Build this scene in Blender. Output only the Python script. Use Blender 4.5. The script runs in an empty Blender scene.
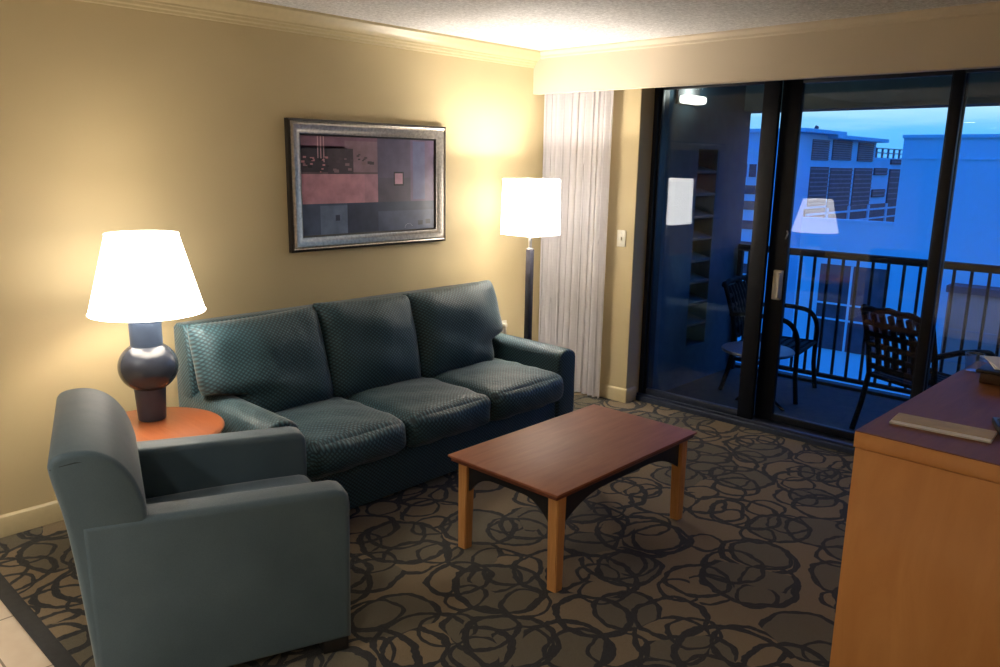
import bpy, bmesh, math, random
from math import sin, cos, pi, radians
from mathutils import Vector, Matrix, Euler
random.seed(4)
SC = bpy.context.scene
COL = SC.collection

# ------------------------------------------------------------------ materials
def new_mat(name):
    m = bpy.data.materials.new(name); m.use_nodes = True
    nt = m.node_tree; nt.nodes.clear()
    out = nt.nodes.new('ShaderNodeOutputMaterial')
    return m, nt, out

class G:
    """small node graph helper"""
    def __init__(s, nt): s.nt = nt; s.n = nt.nodes; s.l = nt.links
    def link(s, a, b): s.l.new(a, b)
    def _in(s, sock, v):
        if isinstance(v, bpy.types.NodeSocket): s.l.new(v, sock)
        elif v is not None: sock.default_value = v
    def math(s, op, a, b=None, c=None, clamp=False):
        n = s.n.new('ShaderNodeMath'); n.operation = op; n.use_clamp = clamp
        for i, v in enumerate((a, b, c)):
            if v is not None: s._in(n.inputs[i], v)
        return n.outputs[0]
    def vmath(s, op, a, b=None):
        n = s.n.new('ShaderNodeVectorMath'); n.operation = op
        s._in(n.inputs[0], a)
        if b is not None: s._in(n.inputs[1], b)
        return n.outputs[0]
    def coord(s, kind='Object'): return s.n.new('ShaderNodeTexCoord').outputs[kind]
    def mapping(s, v, loc=(0, 0, 0), rot=(0, 0, 0), scale=(1, 1, 1)):
        n = s.n.new('ShaderNodeMapping'); s._in(n.inputs['Vector'], v)
        n.inputs['Location'].default_value = loc; n.inputs['Rotation'].default_value = rot; n.inputs['Scale'].default_value = scale
        return n.outputs[0]
    def noise(s, v, scale, detail=3, rough=.5, out='Fac', dist=0):
        n = s.n.new('ShaderNodeTexNoise'); s._in(n.inputs['Vector'], v)
        n.inputs['Scale'].default_value = scale; n.inputs['Detail'].default_value = detail
        n.inputs['Roughness'].default_value = rough; n.inputs['Distortion'].default_value = dist
        return n.outputs[out]
    def sep(s, v):
        n = s.n.new('ShaderNodeSeparateXYZ'); s._in(n.inputs[0], v); return n.outputs
    def comb(s, x, y, z):
        n = s.n.new('ShaderNodeCombineXYZ')
        for i, v in enumerate((x, y, z)): s._in(n.inputs[i], v)
        return n.outputs[0]
    def ramp(s, f, stops, interp='LINEAR'):
        n = s.n.new('ShaderNodeValToRGB'); s._in(n.inputs[0], f)
        cr = n.color_ramp; cr.interpolation = interp
        while len(cr.elements) < len(stops): cr.elements.new(.5)
        for e, (p, c) in zip(cr.elements, stops):
            e.position = p; e.color = (*c, 1) if len(c) == 3 else c
        return n.outputs[0]
    def mix(s, f, a, b):
        n = s.n.new('ShaderNodeMix'); n.data_type = 'RGBA'
        s._in(n.inputs[0], f)
        for i, v in ((6, a), (7, b)):
            if isinstance(v, bpy.types.NodeSocket): s.l.new(v, n.inputs[i])
            else: n.inputs[i].default_value = (*v, 1)
        return n.outputs[2]
    def bump(s, h, strength=.3, dist=.01, normal=None):
        n = s.n.new('ShaderNodeBump'); s._in(n.inputs['Height'], h)
        n.inputs['Strength'].default_value = strength; n.inputs['Distance'].default_value = dist
        if normal is not None: s._in(n.inputs['Normal'], normal)
        return n.outputs[0]
    def bsdf(s, color, rough=.6, metal=0, normal=None, spec=.5, sheen=0, coat=0, coat_rough=.1):
        n = s.n.new('ShaderNodeBsdfPrincipled')
        if isinstance(color, bpy.types.NodeSocket): s.l.new(color, n.inputs['Base Color'])
        else: n.inputs['Base Color'].default_value = (*color, 1)
        s._in(n.inputs['Roughness'], rough); n.inputs['Metallic'].default_value = metal
        n.inputs['Specular IOR Level'].default_value = spec
        if sheen: n.inputs['Sheen Weight'].default_value = sheen; n.inputs['Sheen Roughness'].default_value = .4
        if coat: n.inputs['Coat Weight'].default_value = coat; n.inputs['Coat Roughness'].default_value = coat_rough
        if normal is not None: s._in(n.inputs['Normal'], normal)
        return n.outputs[0]

def lin(r, g, b):
    f = lambda c: ((c / 255 + .055) / 1.055) ** 2.4 if c > 10 else c / 255 / 12.92
    return (f(r), f(g), f(b))

def simple(name, color, rough=.6, metal=0, var=.12, nscale=30, bump=0, bscale=200, spec=.5, coat=0, sheen=0, coat_rough=.1):
    """plain surface with a slight tone variation and fine bump"""
    m, nt, out = new_mat(name); g = G(nt); co = g.coord()
    nz = g.noise(co, nscale, 4)
    a = tuple(c * (1 - var) for c in color); b = tuple(min(1, c * (1 + var)) for c in color)
    col = g.ramp(nz, [(.3, a), (.7, b)])
    nrm = g.bump(g.noise(co, bscale, 2), bump, .004) if bump else None
    g.link(g.bsdf(col, rough, metal, nrm, spec, sheen, coat, coat_rough), out.inputs[0])
    return m

def wood(name, dark, light, axis='y', rough=.35, coat=.25, stretch=14, scale=4.0, bump=.03):
    m, nt, out = new_mat(name); g = G(nt); co = g.coord()
    sc = {'x': (1, stretch, stretch), 'y': (stretch, 1, stretch), 'z': (stretch, stretch, 1)}[axis]
    v = g.mapping(co, scale=sc)
    n1 = g.noise(v, scale, 5, .6, dist=.6); n2 = g.noise(co, 2.2, 2)
    f = g.math('ADD', g.math('MULTIPLY', n1, .7), g.math('MULTIPLY', n2, .3))
    col = g.ramp(f, [(.32, dark), (.68, light)])
    g.link(g.bsdf(col, rough, 0, g.bump(n1, bump, .002), .5, 0, coat, .2), out.inputs[0])
    return m

M = {}
# painted wall with a faint woven wall covering
def mat_wall(name, c):
    m, nt, out = new_mat(name); g = G(nt); co = g.coord()
    n1 = g.noise(g.mapping(co, scale=(1, 1, 6)), 55, 3); n2 = g.noise(co, 1.4, 2)
    col = g.ramp(n2, [(.3, tuple(x * .95 for x in c)), (.7, tuple(x * 1.04 for x in c))])
    g.link(g.bsdf(col, .62, 0, g.bump(n1, .12, .003), .35), out.inputs[0])
    return m
M['wall'] = mat_wall('yellow_wall', (.56, .460, .268))
M['soffit'] = mat_wall('cream_paint', (.66, .57, .44))
M['trim'] = simple('trim_paint', (.55, .46, .27), .4, var=.04, spec=.5)
def mat_ceiling():
    m, nt, out = new_mat('popcorn_ceiling'); g = G(nt); co = g.coord()
    n1 = g.noise(co, 65, 4, .7)
    h = g.ramp(n1, [(.42, (0, 0, 0)), (.62, (1, 1, 1))])
    col = g.ramp(n1, [(.35, (.55, .54, .54)), (.65, (.86, .85, .85))])
    g.link(g.bsdf(col, .95, 0, g.bump(h, .45, .006), .1), out.inputs[0])
    return m
M['ceiling'] = mat_ceiling()

def mat_carpet():
    m, nt, out = new_mat('ring_carpet'); g = G(nt); co = g.coord()
    wob = g.vmath('SCALE', g.vmath('SUBTRACT', g.noise(co, 6.5, 2, .5, 'Color'), (.5, .5, .5)))
    wob.node.inputs['Scale'].default_value = .07
    base = g.vmath('ADD', co, wob)
    fine = g.noise(co, 26, 2)
    lines = None; fills = None
    layers = [((.13, .31), 2.3, .43, 1.2), ((4.7, 2.2), 2.2, .41, .95), ((9.1, 7.7), 2.7, .44, 1.1), ((14.3, 3.9), 3.4, .40, 1.15)]
    for i, (off, sc, r, sq) in enumerate(layers):
        v = g.mapping(base, loc=(off[0], off[1], 0), rot=(0, 0, i * .7), scale=(sq, 1, 0))
        vo = g.n.new('ShaderNodeTexVoronoi'); vo.voronoi_dimensions = '2D'; vo.feature = 'F1'
        vo.inputs['Scale'].default_value = sc; vo.inputs['Randomness'].default_value = .75
        g.link(v, vo.inputs['Vector'])
        d = vo.outputs['Distance']
        cr = g.sep(vo.outputs['Color'])
        rad = g.math('MULTIPLY_ADD', cr[0], .14, r - .12)
        wd = g.math('MULTIPLY_ADD', fine, .05, .005)
        ln = g.math('LESS_THAN', g.math('ABSOLUTE', g.math('SUBTRACT', d, rad)), wd)
        lines = ln if lines is None else g.math('MAXIMUM', lines, ln)
        if i < 3:
            fl = g.math('MULTIPLY', g.math('LESS_THAN', d, rad), g.math('GREATER_THAN', cr[1], .62))
            fills = fl if fills is None else g.math('MAXIMUM', fills, fl)
    pile = g.noise(co, 420, 3, .6); big = g.noise(co, 3, 2)
    tan = g.ramp(pile, [(.25, (.145, .108, .062)), (.75, (.270, .205, .125))])
    gry = g.ramp(pile, [(.25, (.082, .073, .050)), (.75, (.145, .128, .090))])
    dk = g.ramp(pile, [(.25, (.016, .017, .018)), (.75, (.034, .035, .036))])
    c = g.mix(g.math('MULTIPLY', fills, .85), tan, gry)
    c = g.mix(lines, c, dk)
    h = g.math('ADD', pile, g.math('MULTIPLY', lines, -.5))
    g.link(g.bsdf(c, .95, 0, g.bump(h, .5, .006), .15, .15), out.inputs[0])
    return m
M['carpet'] = mat_carpet()
M['binding'] = simple('carpet_binding', (.035, .036, .038), .9, bump=.4, bscale=300)

def mat_tile():
    m, nt, out = new_mat('beige_tile'); g = G(nt); co = g.coord()
    br = g.n.new('ShaderNodeTexBrick'); br.offset = 0
    g.link(g.mapping(co, loc=(.12, .05, 0)), br.inputs['Vector'])
    br.inputs['Scale'].default_value = 1; br.inputs['Brick Width'].default_value = .42; br.inputs['Row Height'].default_value = .42
    br.inputs['Mortar Size'].default_value = .004
    n = g.noise(co, 7, 4)
    t = g.ramp(n, [(.3, (.62, .50, .38)), (.7, (.74, .63, .50))])
    br.inputs['Mortar'].default_value = (.25, .19, .14, 1)
    g.link(t, br.inputs['Color1']); g.link(t, br.inputs['Color2'])
    g.link(g.bsdf(br.outputs['Color'], .35), out.inputs[0])
    return m
M['tile'] = mat_tile()

def mat_quilt():
    """dark teal upholstery woven in small diamonds"""
    m, nt, out = new_mat('diamond_weave'); g = G(nt); co = g.coord()
    uvn = g.n.new('ShaderNodeUVMap'); uvn.uv_map = 'weave'
    u, v, _ = g.sep(uvn.outputs[0])
    a = g.math('ABSOLUTE', g.math('SINE', g.math('ADD', g.math('MULTIPLY', u, pi / .024), g.math('MULTIPLY', v, pi / .020))))
    b = g.math('ABSOLUTE', g.math('SINE', g.math('SUBTRACT', g.math('MULTIPLY', u, pi / .024), g.math('MULTIPLY', v, pi / .020))))
    h = g.math('MULTIPLY', a, b)
    h = g.math('ADD', g.math('MULTIPLY', h, .9), g.math('MULTIPLY', g.noise(co, 500, 2), .12))
    col = g.ramp(h, [(.12, (.010, .026, .036)), (.45, (.022, .060, .080)), (.95, (.046, .118, .150))])
    fold = g.noise(co, 7, 3)
    n1 = g.bump(fold, .25, .03)
    g.link(g.bsdf(col, .55, 0, g.bump(h, .35, .004, n1), .4, .25), out.inputs[0])
    return m
M['quilt'] = mat_quilt()
def mat_chair():
    m, nt, out = new_mat('grey_teal_cloth'); g = G(nt); co = g.coord()
    w = g.noise(g.mapping(co, scale=(1, 1, 3)), 260, 3)
    big = g.noise(co, 4.5, 3)
    f = g.math('ADD', g.math('MULTIPLY', w, .6), g.math('MULTIPLY', big, .4))
    col = g.ramp(f, [(.3, (.048, .084, .112)), (.7, (.088, .140, .178))])
    nb = g.bump(big, .12, .03)
    g.link(g.bsdf(col, .62, 0, g.bump(w, .25, .003, nb), .4, .3), out.inputs[0])
    return m
M['chair'] = mat_chair()
M['seam'] = simple('dark_seam', (.02, .03, .035), .8)
M['black_foot'] = simple('black_plastic_foot', (.012, .012, .013), .45)
M['maple'] = wood('orange_maple', (.58, .25, .075), (.72, .35, .12), 'z', .42, .15, 4, 2.2)
M['maple_leg'] = wood('honey_leg', (.44, .20, .06), (.62, .31, .11), 'z', .4, .2, 14, 5)
M['cherry'] = wood('cherry_top', (.23, .072, .036), (.34, .125, .062), 'y', .52, .0, 10, 3)
M['cherry_edge'] = wood('cherry_edge', (.10, .026, .014), (.17, .05, .024), 'y', .35, .3)
M['desk_top'] = wood('mahogany_top', (.20, .068, .022), (.28, .105, .036), 'y', .55, .0, 10, 3)
M['side_top'] = wood('orange_laminate', (.36, .098, .032), (.48, .150, .054), 'x', .35, .2, 8, 3)
M['black_wood'] = simple('black_stain', (.010, .010, .011), .5, var=.2)
M['lamp_body'] = simple('slate_ceramic', (.038, .046, .068), .2, var=.06, coat=.3, spec=.45)
M['lamp_neck'] = simple('satin_slate', (.042, .062, .105), .35, var=.06)
M['lamp_collar'] = simple('frosted_collar', (.42, .44, .52), .25, var=.04)
M['brass'] = simple('warm_metal', (.55, .40, .22), .3, 1)
M['pole'] = simple('dark_pole', (.035, .034, .045), .4, .2)
M['silver_metal'] = simple('brushed_steel', (.55, .55, .58), .3, 1)

def mat_shade(name, col, strength):
    m, nt, out = new_mat(name); g = G(nt); co = g.coord()
    w = g.noise(g.mapping(co, scale=(1, 1, 8)), 90, 2)
    em = g.n.new('ShaderNodeEmission'); em.inputs['Color'].default_value = (*col, 1)
    g.link(g.math('MULTIPLY_ADD', w, .12 * strength, .94 * strength), em.inputs['Strength'])
    d = g.bsdf((.85, .82, .76), .9)
    a = g.n.new('ShaderNodeAddShader'); g.link(em.outputs[0], a.inputs[0]); g.link(d, a.inputs[1])
    g.link(a.outputs[0], out.inputs[0]); return m
M['shade'] = mat_shade('lit_fabric_shade', (1, .90, .78), 3.0)
M['shade_floor'] = mat_shade('lit_square_shade', (1, .91, .80), 5.0)
def mat_emit(name, col, s):
    m, nt, out = new_mat(name); g = G(nt)
    em = g.n.new('ShaderNodeEmission'); em.inputs['Color'].default_value = (*col, 1); em.inputs['Strength'].default_value = s
    g.link(em.outputs[0], out.inputs[0]); return m
M['bulb'] = mat_emit('lit_bulb', (1, .85, .62), 18)
M['downlight'] = mat_emit('downlight_lens', (1, .9, .75), 14)
M['added_balcony_glow'] = mat_emit('added_glow_lens', (.92, 1, .88), 1.3)  # glowing lens of the added balcony fixture
M['sign_light'] = mat_emit('sign_light', (.15, .45, 1), 2.5)
M['street_light'] = mat_emit('street_light_lens', (.8, .92, 1), 2.2)

def mat_curtain():
    m, nt, out = new_mat('sheer_curtain'); g = G(nt); co = g.coord()
    x, y, z = g.sep(co)
    s = g.math('SINE', g.math('MULTIPLY', z, 2 * pi / .024))
    w = g.noise(g.mapping(co, scale=(40, 40, 2)), 6, 3)
    f = g.math('ADD', g.math('MULTIPLY', g.math('MULTIPLY_ADD', s, .5, .5), .06), g.math('MULTIPLY', w, .94))
    col = g.ramp(f, [(.2, (.74, .72, .76)), (.8, (.88, .87, .90))])
    d = g.bsdf(col, .8, 0, None, .2)
    t = g.n.new('ShaderNodeBsdfTranslucent'); g.link(col, t.inputs['Color'])
    mx = g.n.new('ShaderNodeMixShader'); mx.inputs[0].default_value = .40
    g.link(d, mx.inputs[1]); g.link(t.outputs[0], mx.inputs[2])
    tr = g.n.new('ShaderNodeBsdfTransparent')
    m2 = g.n.new('ShaderNodeMixShader'); m2.inputs[0].default_value = .06
    g.link(mx.outputs[0], m2.inputs[1]); g.link(tr.outputs[0], m2.inputs[2])
    g.link(m2.outputs[0], out.inputs[0]); return m
M['curtain'] = mat_curtain()

def mat_glass(name, tint=(.93, .96, .98), r0=.045, rough=0):
    m, nt, out = new_mat(name); g = G(nt)
    lw = g.n.new('ShaderNodeLayerWeight'); lw.inputs['Blend'].default_value = .5
    f5 = g.math('POWER', lw.outputs['Facing'], 5)
    fac = g.math('MULTIPLY_ADD', f5, 1 - r0, r0, clamp=True)
    tr = g.n.new('ShaderNodeBsdfTransparent'); tr.inputs['Color'].default_value = (*tint, 1)
    gl = g.n.new('ShaderNodeBsdfGlossy'); gl.inputs['Roughness'].default_value = rough
    gl.inputs['Color'].default_value = (.82, .89, 1, 1)
    mx = g.n.new('ShaderNodeMixShader'); g.link(fac, mx.inputs[0])
    g.link(tr.outputs[0], mx.inputs[1]); g.link(gl.outputs[0], mx.inputs[2])
    g.link(mx.outputs[0], out.inputs[0]); return m
M['glass'] = mat_glass('window_glass', (.95, .97, .98), .042)
M['cup_glass'] = mat_glass('clear_cup', (.9, .92, .94), .08)
M['bronze'] = simple('dark_bronze_frame', (.007, .009, .015), .45, 0, var=.15, spec=.3)
M['bronze_sill'] = simple('bronze_sill', (.055, .070, .115), .38, .4, var=.15)
M['handle'] = simple('ivory_handle', (.62, .58, .50), .4, var=.05)
M['plate'] = simple('ivory_plate', (.74, .70, .58), .35, var=.03)
M['jamb'] = simple('shaded_jamb', (.20, .17, .12), .6, var=.06)  # shade of the jamb put into a darker wall beige
M['frame_silver'] = simple('antique_silver', (.46, .42, .37), .30, .8, var=.22, nscale=60, bump=.08, bscale=90)
M['frame_dark'] = simple('dark_frame_edge', (.025, .022, .022), .35, .2)
M['balcony_floor'] = simple('balcony_concrete', (.030, .036, .032), .85, var=.18, nscale=18, bump=.2, bscale=90)
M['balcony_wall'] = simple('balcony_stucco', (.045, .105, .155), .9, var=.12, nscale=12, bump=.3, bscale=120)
M['balcony_slot'] = simple('slot_boards', (.11, .115, .12), .8, var=.15)
M['rail'] = simple('dark_rail_paint', (.010, .012, .018), .65, 0, spec=.15)
M['cast'] = simple('dark_cast_aluminium', (.005, .005, .007), .7, 0, spec=.08)
M['table_out'] = simple('balcony_table_top', (.11, .12, .15), .35, .2)
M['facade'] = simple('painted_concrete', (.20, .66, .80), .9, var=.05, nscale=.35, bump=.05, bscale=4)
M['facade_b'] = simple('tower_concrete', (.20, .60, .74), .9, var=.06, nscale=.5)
M['dark_open'] = simple('dark_opening', (.045, .055, .075), .7, var=.25, nscale=3)
M['slat_metal'] = simple('louvre_slats', (.13, .16, .20), .6, var=.2, nscale=3)
M['grey_wall'] = simple('weathered_stucco', (.19, .18, .17), .95, var=.18, nscale=.8)
M['asphalt'] = simple('asphalt', (.06, .06, .07), .9, var=.2, nscale=.6)
M['paper'] = simple('white_paper', (.92, .92, .94), .7, var=.02)
M['tan_paper'] = simple('tan_card', (.60, .47, .27), .6, var=.10, nscale=18)
M['black_leather'] = simple('black_leatherette', (.016, .015, .018), .4, bump=.3, bscale=160)
M['brown_leather'] = simple('brown_leatherette', (.085, .042, .022), .45, bump=.3, bscale=160)
M['black_plastic'] = simple('black_plastic', (.014, .014, .016), .4)
M['grey_rubber'] = simple('grey_rubber', (.12, .12, .13), .6)

# ------------------------------------------------------------------ mesh builder
class MB:
    def __init__(s): s.bm = bmesh.new(); s.mats = []; s.cur = 0; s.uv = {}
    def use(s, m):
        if m not in s.mats: s.mats.append(m)
        s.cur = s.mats.index(m); return s
    def _mark(s, faces):
        for f in faces: f.material_index = s.cur
    def box(s, x0, x1, y0, y1, z0, z1, bev=0, seg=2, rot=None, piv=None):
        r = bmesh.ops.create_cube(s.bm, size=1)
        vs = r['verts']
        for v in vs:
            v.co = Vector(((x0 + x1) / 2 + v.co.x * (x1 - x0), (y0 + y1) / 2 + v.co.y * (y1 - y0), (z0 + z1) / 2 + v.co.z * (z1 - z0)))
        fs = {f for v in vs for f in v.link_faces}
        s._mark(fs)
        if bev:
            es = {e for v in vs for e in v.link_edges}
            b = bmesh.ops.bevel(s.bm, geom=list(es), offset=bev, segments=seg, affect='EDGES', profile=.5, clamp_overlap=True)
            s._mark(b['faces'])
            vs = list({v for f in b['faces'] for v in f.verts} | {v for v in vs if v.is_valid})
        if rot is not None:
            p = Vector(piv) if piv is not None else Vector(((x0 + x1) / 2, (y0 + y1) / 2, (z0 + z1) / 2))
            for v in vs: v.co = p + rot @ (v.co - p)
        return s
    def poly_prism(s, pts, fn, a, b, bev=0, seg=3):
        """pts: 2D outline, fn(u,v,t)->3D, extruded from t=a to t=b"""
        A = [s.bm.verts.new(fn(u, v, a)) for u, v in pts]; B = [s.bm.verts.new(fn(u, v, b)) for u, v in pts]
        n = len(pts)
        caps = [s.bm.faces.new(A), s.bm.faces.new(list(reversed(B)))]
        fs = list(caps)
        for i in range(n):
            fs.append(s.bm.faces.new((A[i], B[i], B[(i + 1) % n], A[(i + 1) % n])))
        bmesh.ops.recalc_face_normals(s.bm, faces=fs)
        s._mark(fs)
        if bev:
            es = {e for f in caps for e in f.edges}
            r = bmesh.ops.bevel(s.bm, geom=list(es), offset=bev, segments=seg, affect='EDGES', profile=.5, clamp_overlap=True)
            s._mark(r['faces'])
        return s
    def lathe(s, prof, c=(0, 0, 0), seg=40, cap=True):
        rings = []
        for r, z in prof:
            rings.append([s.bm.verts.new((c[0] + r * cos(2 * pi * k / seg), c[1] + r * sin(2 * pi * k / seg), c[2] + z)) for k in range(seg)])
        fs = []
        for A, B in zip(rings, rings[1:]):
            for k in range(seg):
                fs.append(s.bm.faces.new((A[k], A[(k + 1) % seg], B[(k + 1) % seg], B[k])))
        if cap:
            fs.append(s.bm.faces.new(list(reversed(rings[0])))); fs.append(s.bm.faces.new(rings[-1]))
        s._mark(fs); return s
    def tube(s, pts, r, seg=10, cap=True):
        pts = [Vector(p) for p in pts]
        rs = r if isinstance(r, (list, tuple)) else [r] * len(pts)
        rings = []; up = None
        for i, p in enumerate(pts):
            t = (pts[min(i + 1, len(pts) - 1)] - pts[max(i - 1, 0)]).normalized()
            if up is None:
                up = Vector((0, 0, 1)) if abs(t.z) < .9 else Vector((1, 0, 0))
            a = t.cross(up).normalized(); b = a.cross(t).normalized(); up = b
            rings.append([s.bm.verts.new(p + rs[i] * (cos(2 * pi * k / seg) * a + sin(2 * pi * k / seg) * b)) for k in range(seg)])
        fs = []
        for A, B in zip(rings, rings[1:]):
            for k in range(seg):
                fs.append(s.bm.faces.new((A[k], A[(k + 1) % seg], B[(k + 1) % seg], B[k])))
        if cap:
            fs.append(s.bm.faces.new(list(reversed(rings[0])))); fs.append(s.bm.faces.new(rings[-1]))
        bmesh.ops.recalc_face_normals(s.bm, faces=fs)
        s._mark(fs); return s
    def rcush(s, c, h, r, crown=(0, 0, 0), n=18, rot=None, wr=0, seed=0):
        """soft rounded block: centre c, half sizes h, corner radius r, crowned faces"""
        c = Vector(c); vid = {}; rnd = random.Random(seed); ph = [rnd.uniform(0, 6.28) for _ in range(6)]
        def P(p):
            q = Vector([max(-(h[i] - r), min(h[i] - r, p[i] * h[i])) for i in range(3)])
            d = Vector([p[i] * h[i] for i in range(3)]) - q
            o = q + (d.normalized() * r if d.length > 1e-9 else d)
            u, v, w = p
            o.z += crown[2] * (1 - u * u) * (1 - v * v) * w
            o.x += crown[0] * (1 - v * v) * (1 - w * w) * u
            o.y += crown[1] * (1 - u * u) * (1 - w * w) * v
            if wr:
                q2 = wr * (sin(9 * o.x / max(h) + ph[0] + 3 * o.y) * sin(7 * o.y / max(h) + ph[1]) + .6 * sin(14 * (o.x + o.y + o.z) / max(h) + ph[2]))
                o += d.normalized() * q2 if d.length > 1e-9 else Vector((0, 0, q2 * (1 if w > 0 else -1)))
            if rot is not None: o = rot @ o
            return c + o
        S = [sin(pi / 2 * (-1 + 2 * i / n)) for i in range(n + 1)]
        def V(i, j, k):
            if (i, j, k) not in vid: vid[(i, j, k)] = s.bm.verts.new(P((S[i], S[j], S[k])))
            return vid[(i, j, k)]
        fs = []
        for a in range(n):
            for b in range(n):
                for e in (0, n):
                    for ax in range(3):
                        q = [(a, b), (a + 1, b), (a + 1, b + 1), (a, b + 1)]
                        if (e == n) != (ax == 1): pass
                        else: q.reverse()
                        vv = []
                        for (x, y) in q:
                            t = [x, y]; t.insert(ax, e); vv.append(V(*t))
                        fs.append(s.bm.faces.new(vv))
        s._mark(fs); return s
    def pillow(s, c, W, Hh, T, rot, umin=None, umax=None, nu=26, nv=22, p=5, q=.45, wr=0, seed=0, backflat=.5):
        """puffed panel in a local (across, up) plane; umin/umax(v) give a shaped outline"""
        rnd = random.Random(seed); ph = [rnd.uniform(0, 6.28) for _ in range(6)]
        c = Vector(c)
        S = lambda n: [sin(pi / 2 * (-1 + 2 * i / n)) for i in range(n + 1)]
        us, vs = S(nu), S(nv)
        def pt(u, v, side):
            lo = umin(v) if umin else -1; hi = umax(v) if umax else 1
            # rounded outline corners
            k = 1 - .018 * abs(v) ** 12
            k2 = 1 - .02 * abs(u) ** 12
            U = (lo + (u + 1) / 2 * (hi - lo)) * W / 2 * k; Vv = v * Hh / 2 * k2
            t = max(0, (1 - abs(u) ** p) * (1 - abs(v) ** p)) ** q
            t *= .78 + .22 * (1 - u * u) * (1 - v * v)
            w = wr * t * (sin(5 * u + 3 * v + ph[0]) * sin(4 * v - 2 * u + ph[1]) + .7 * sin(11 * u * v + 6 * u + ph[2]) * abs(u * v))
            d = T * (.5 if side > 0 else .5 * backflat) * t * side + (w if side > 0 else 0)
            sag = -.010 * (1 - u * u) * (1 if v > 0 else 0) * v * v
            return c + rot @ Vector((d, U, Vv + sag)), (U + c.y, Vv + .5)
        F = {}; B = {}
        def mk(*a):
            q, w = pt(*a); v = s.bm.verts.new(q); s.uv[v] = w; return v
        for i, u in enumerate(us):
            for j, v in enumerate(vs):
                F[i, j] = mk(u, v, 1)
                B[i, j] = F[i, j] if i in (0, nu) or j in (0, nv) else mk(u, v, -1)
        fs = []
        for i in range(nu):
            for j in range(nv):
                fs.append(s.bm.faces.new((F[i, j], F[i + 1, j], F[i + 1, j + 1], F[i, j + 1])))
                qd = (B[i, j], B[i, j + 1], B[i + 1, j + 1], B[i + 1, j])
                fs.append(s.bm.faces.new(qd))
        s._mark(fs); return s
    def build(s, name, mat=None, parent=None, smooth=True, angle=40, loc=None):
        me = bpy.data.meshes.new(name)
        if mat == 'quilt':
            s.bm.normal_update(); lay = s.bm.loops.layers.uv.new('weave')
            for f in s.bm.faces:
                side = abs(f.normal.y) > .75
                for l in f.loops:
                    p = l.vert.co
                    l[lay].uv = s.uv[l.vert] if l.vert in s.uv else ((p.x, p.z) if side else (p.y, p.x + p.z))
        bmesh.ops.remove_doubles(s.bm, verts=s.bm.verts, dist=1e-6)
        s.bm.to_mesh(me); s.bm.free()
        for m in (s.mats if s.mats else [mat]): me.materials.append(M[m])
        if smooth:
            me.shade_smooth()
            try: me.set_sharp_from_angle(angle=radians(angle))
            except Exception: pass
        o = bpy.data.objects.new(name, me); COL.objects.link(o)
        if parent is not None: o.parent = parent
        if loc is not None: o.location = loc
        return o

def thing(name, label, cat, loc=(0, 0, 0), rz=0, group=None):
    o = bpy.data.objects.new(name, None); COL.objects.link(o)
    o.empty_display_size = .1
    o.location = loc; o.rotation_euler = (0, 0, rz)
    o['label'] = label; o['category'] = cat
    if group: o['group'] = group
    return o
def struct(o):
    o['kind'] = 'structure'; return o

# ------------------------------------------------------------------ room shell
ZC = 2.44          # ceiling height
KY = -4.62         # the dropped kitchen ceiling starts behind the camera
struct(MB().box(-.1, 5.6, -8.1, .30, -.12, -.010).build('floor', 'tile', smooth=False))
o = MB().box(.0, 3.65, -3.655, .305, -.010, -.0015).build('carpet', 'carpet', smooth=False)
o['label'] = 'brown carpet patterned with dark overlapping rings, covering the living room floor'; o['category'] = 'carpet'
MB().box(.0, 3.65, -3.715, -3.655, -.010, -.001, .002).build('binding_strip', 'binding', o)['label'] = 'dark grey edge strip between carpet and tile'
struct(MB().box(-.1, 0, -8.1, .52, -.12, 2.75).build('wall_left', 'wall', smooth=False))
struct(MB().box(3.65, 3.75, -2.4, .52, -.12, 2.75).build('wall_right', 'wall', smooth=False))
struct(MB().box(3.65, 5.5, -2.5, -2.4, -.12, 2.75).build('wall_right_return', 'wall', smooth=False))
struct(MB().box(5.5, 5.6, -8.1, -2.4, -.12, 2.75).build('wall_kitchen', 'wall', smooth=False))
struct(MB().box(-.1, 5.6, -8.2, -8.1, -.12, 2.75).build('wall_back', 'wall', smooth=False))
struct(MB().box(-.1, 5.6, KY, .52, ZC, 2.6).build('ceiling', 'ceiling', smooth=False))
kc = struct(MB().box(-.1, 5.6, -8.1, KY, 2.2, 2.6).build('ceiling_kitchen', 'soffit', smooth=False))
# wall piece left of the sliding door, with the jamb return
struct(MB().box(0, .785, .195, .36, -.12, ZC, .004).build('wall_window', 'wall', smooth=False))
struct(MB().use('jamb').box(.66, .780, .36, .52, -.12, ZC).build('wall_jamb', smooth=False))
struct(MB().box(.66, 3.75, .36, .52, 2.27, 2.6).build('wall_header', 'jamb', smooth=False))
# soffit (curtain box) across the window wall
struct(MB().box(0, 3.65, 0, .055, 2.160, ZC).box(0, 3.65, .0, .05, 2.155, 2.165, .003).build('wall_soffit', 'soffit', smooth=False))
# crown moulding on the left wall: stepped cove profile
prof = [(0, 0), (.085, 0), (.085, -.014), (.078, -.020), (.070, -.036), (.052, -.055), (.036, -.064), (.034, -.072), (.026, -.076), (.022, -.088), (.010, -.094), (.008, -.104), (0, -.108)]
struct(MB().poly_prism(prof, lambda u, v, t: (u, t, ZC + v), -8.1, 0).build('trim_1', 'trim', angle=25))
prof2 = [(0, 0), (.034, 0), (.034, -.010), (.022, -.022), (.012, -.030), (.010, -.042), (0, -.048)]
struct(MB().poly_prism(prof2, lambda u, v, t: (t, -u, ZC + v), .03, 3.65).build('trim_2', 'soffit', angle=25))
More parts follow.
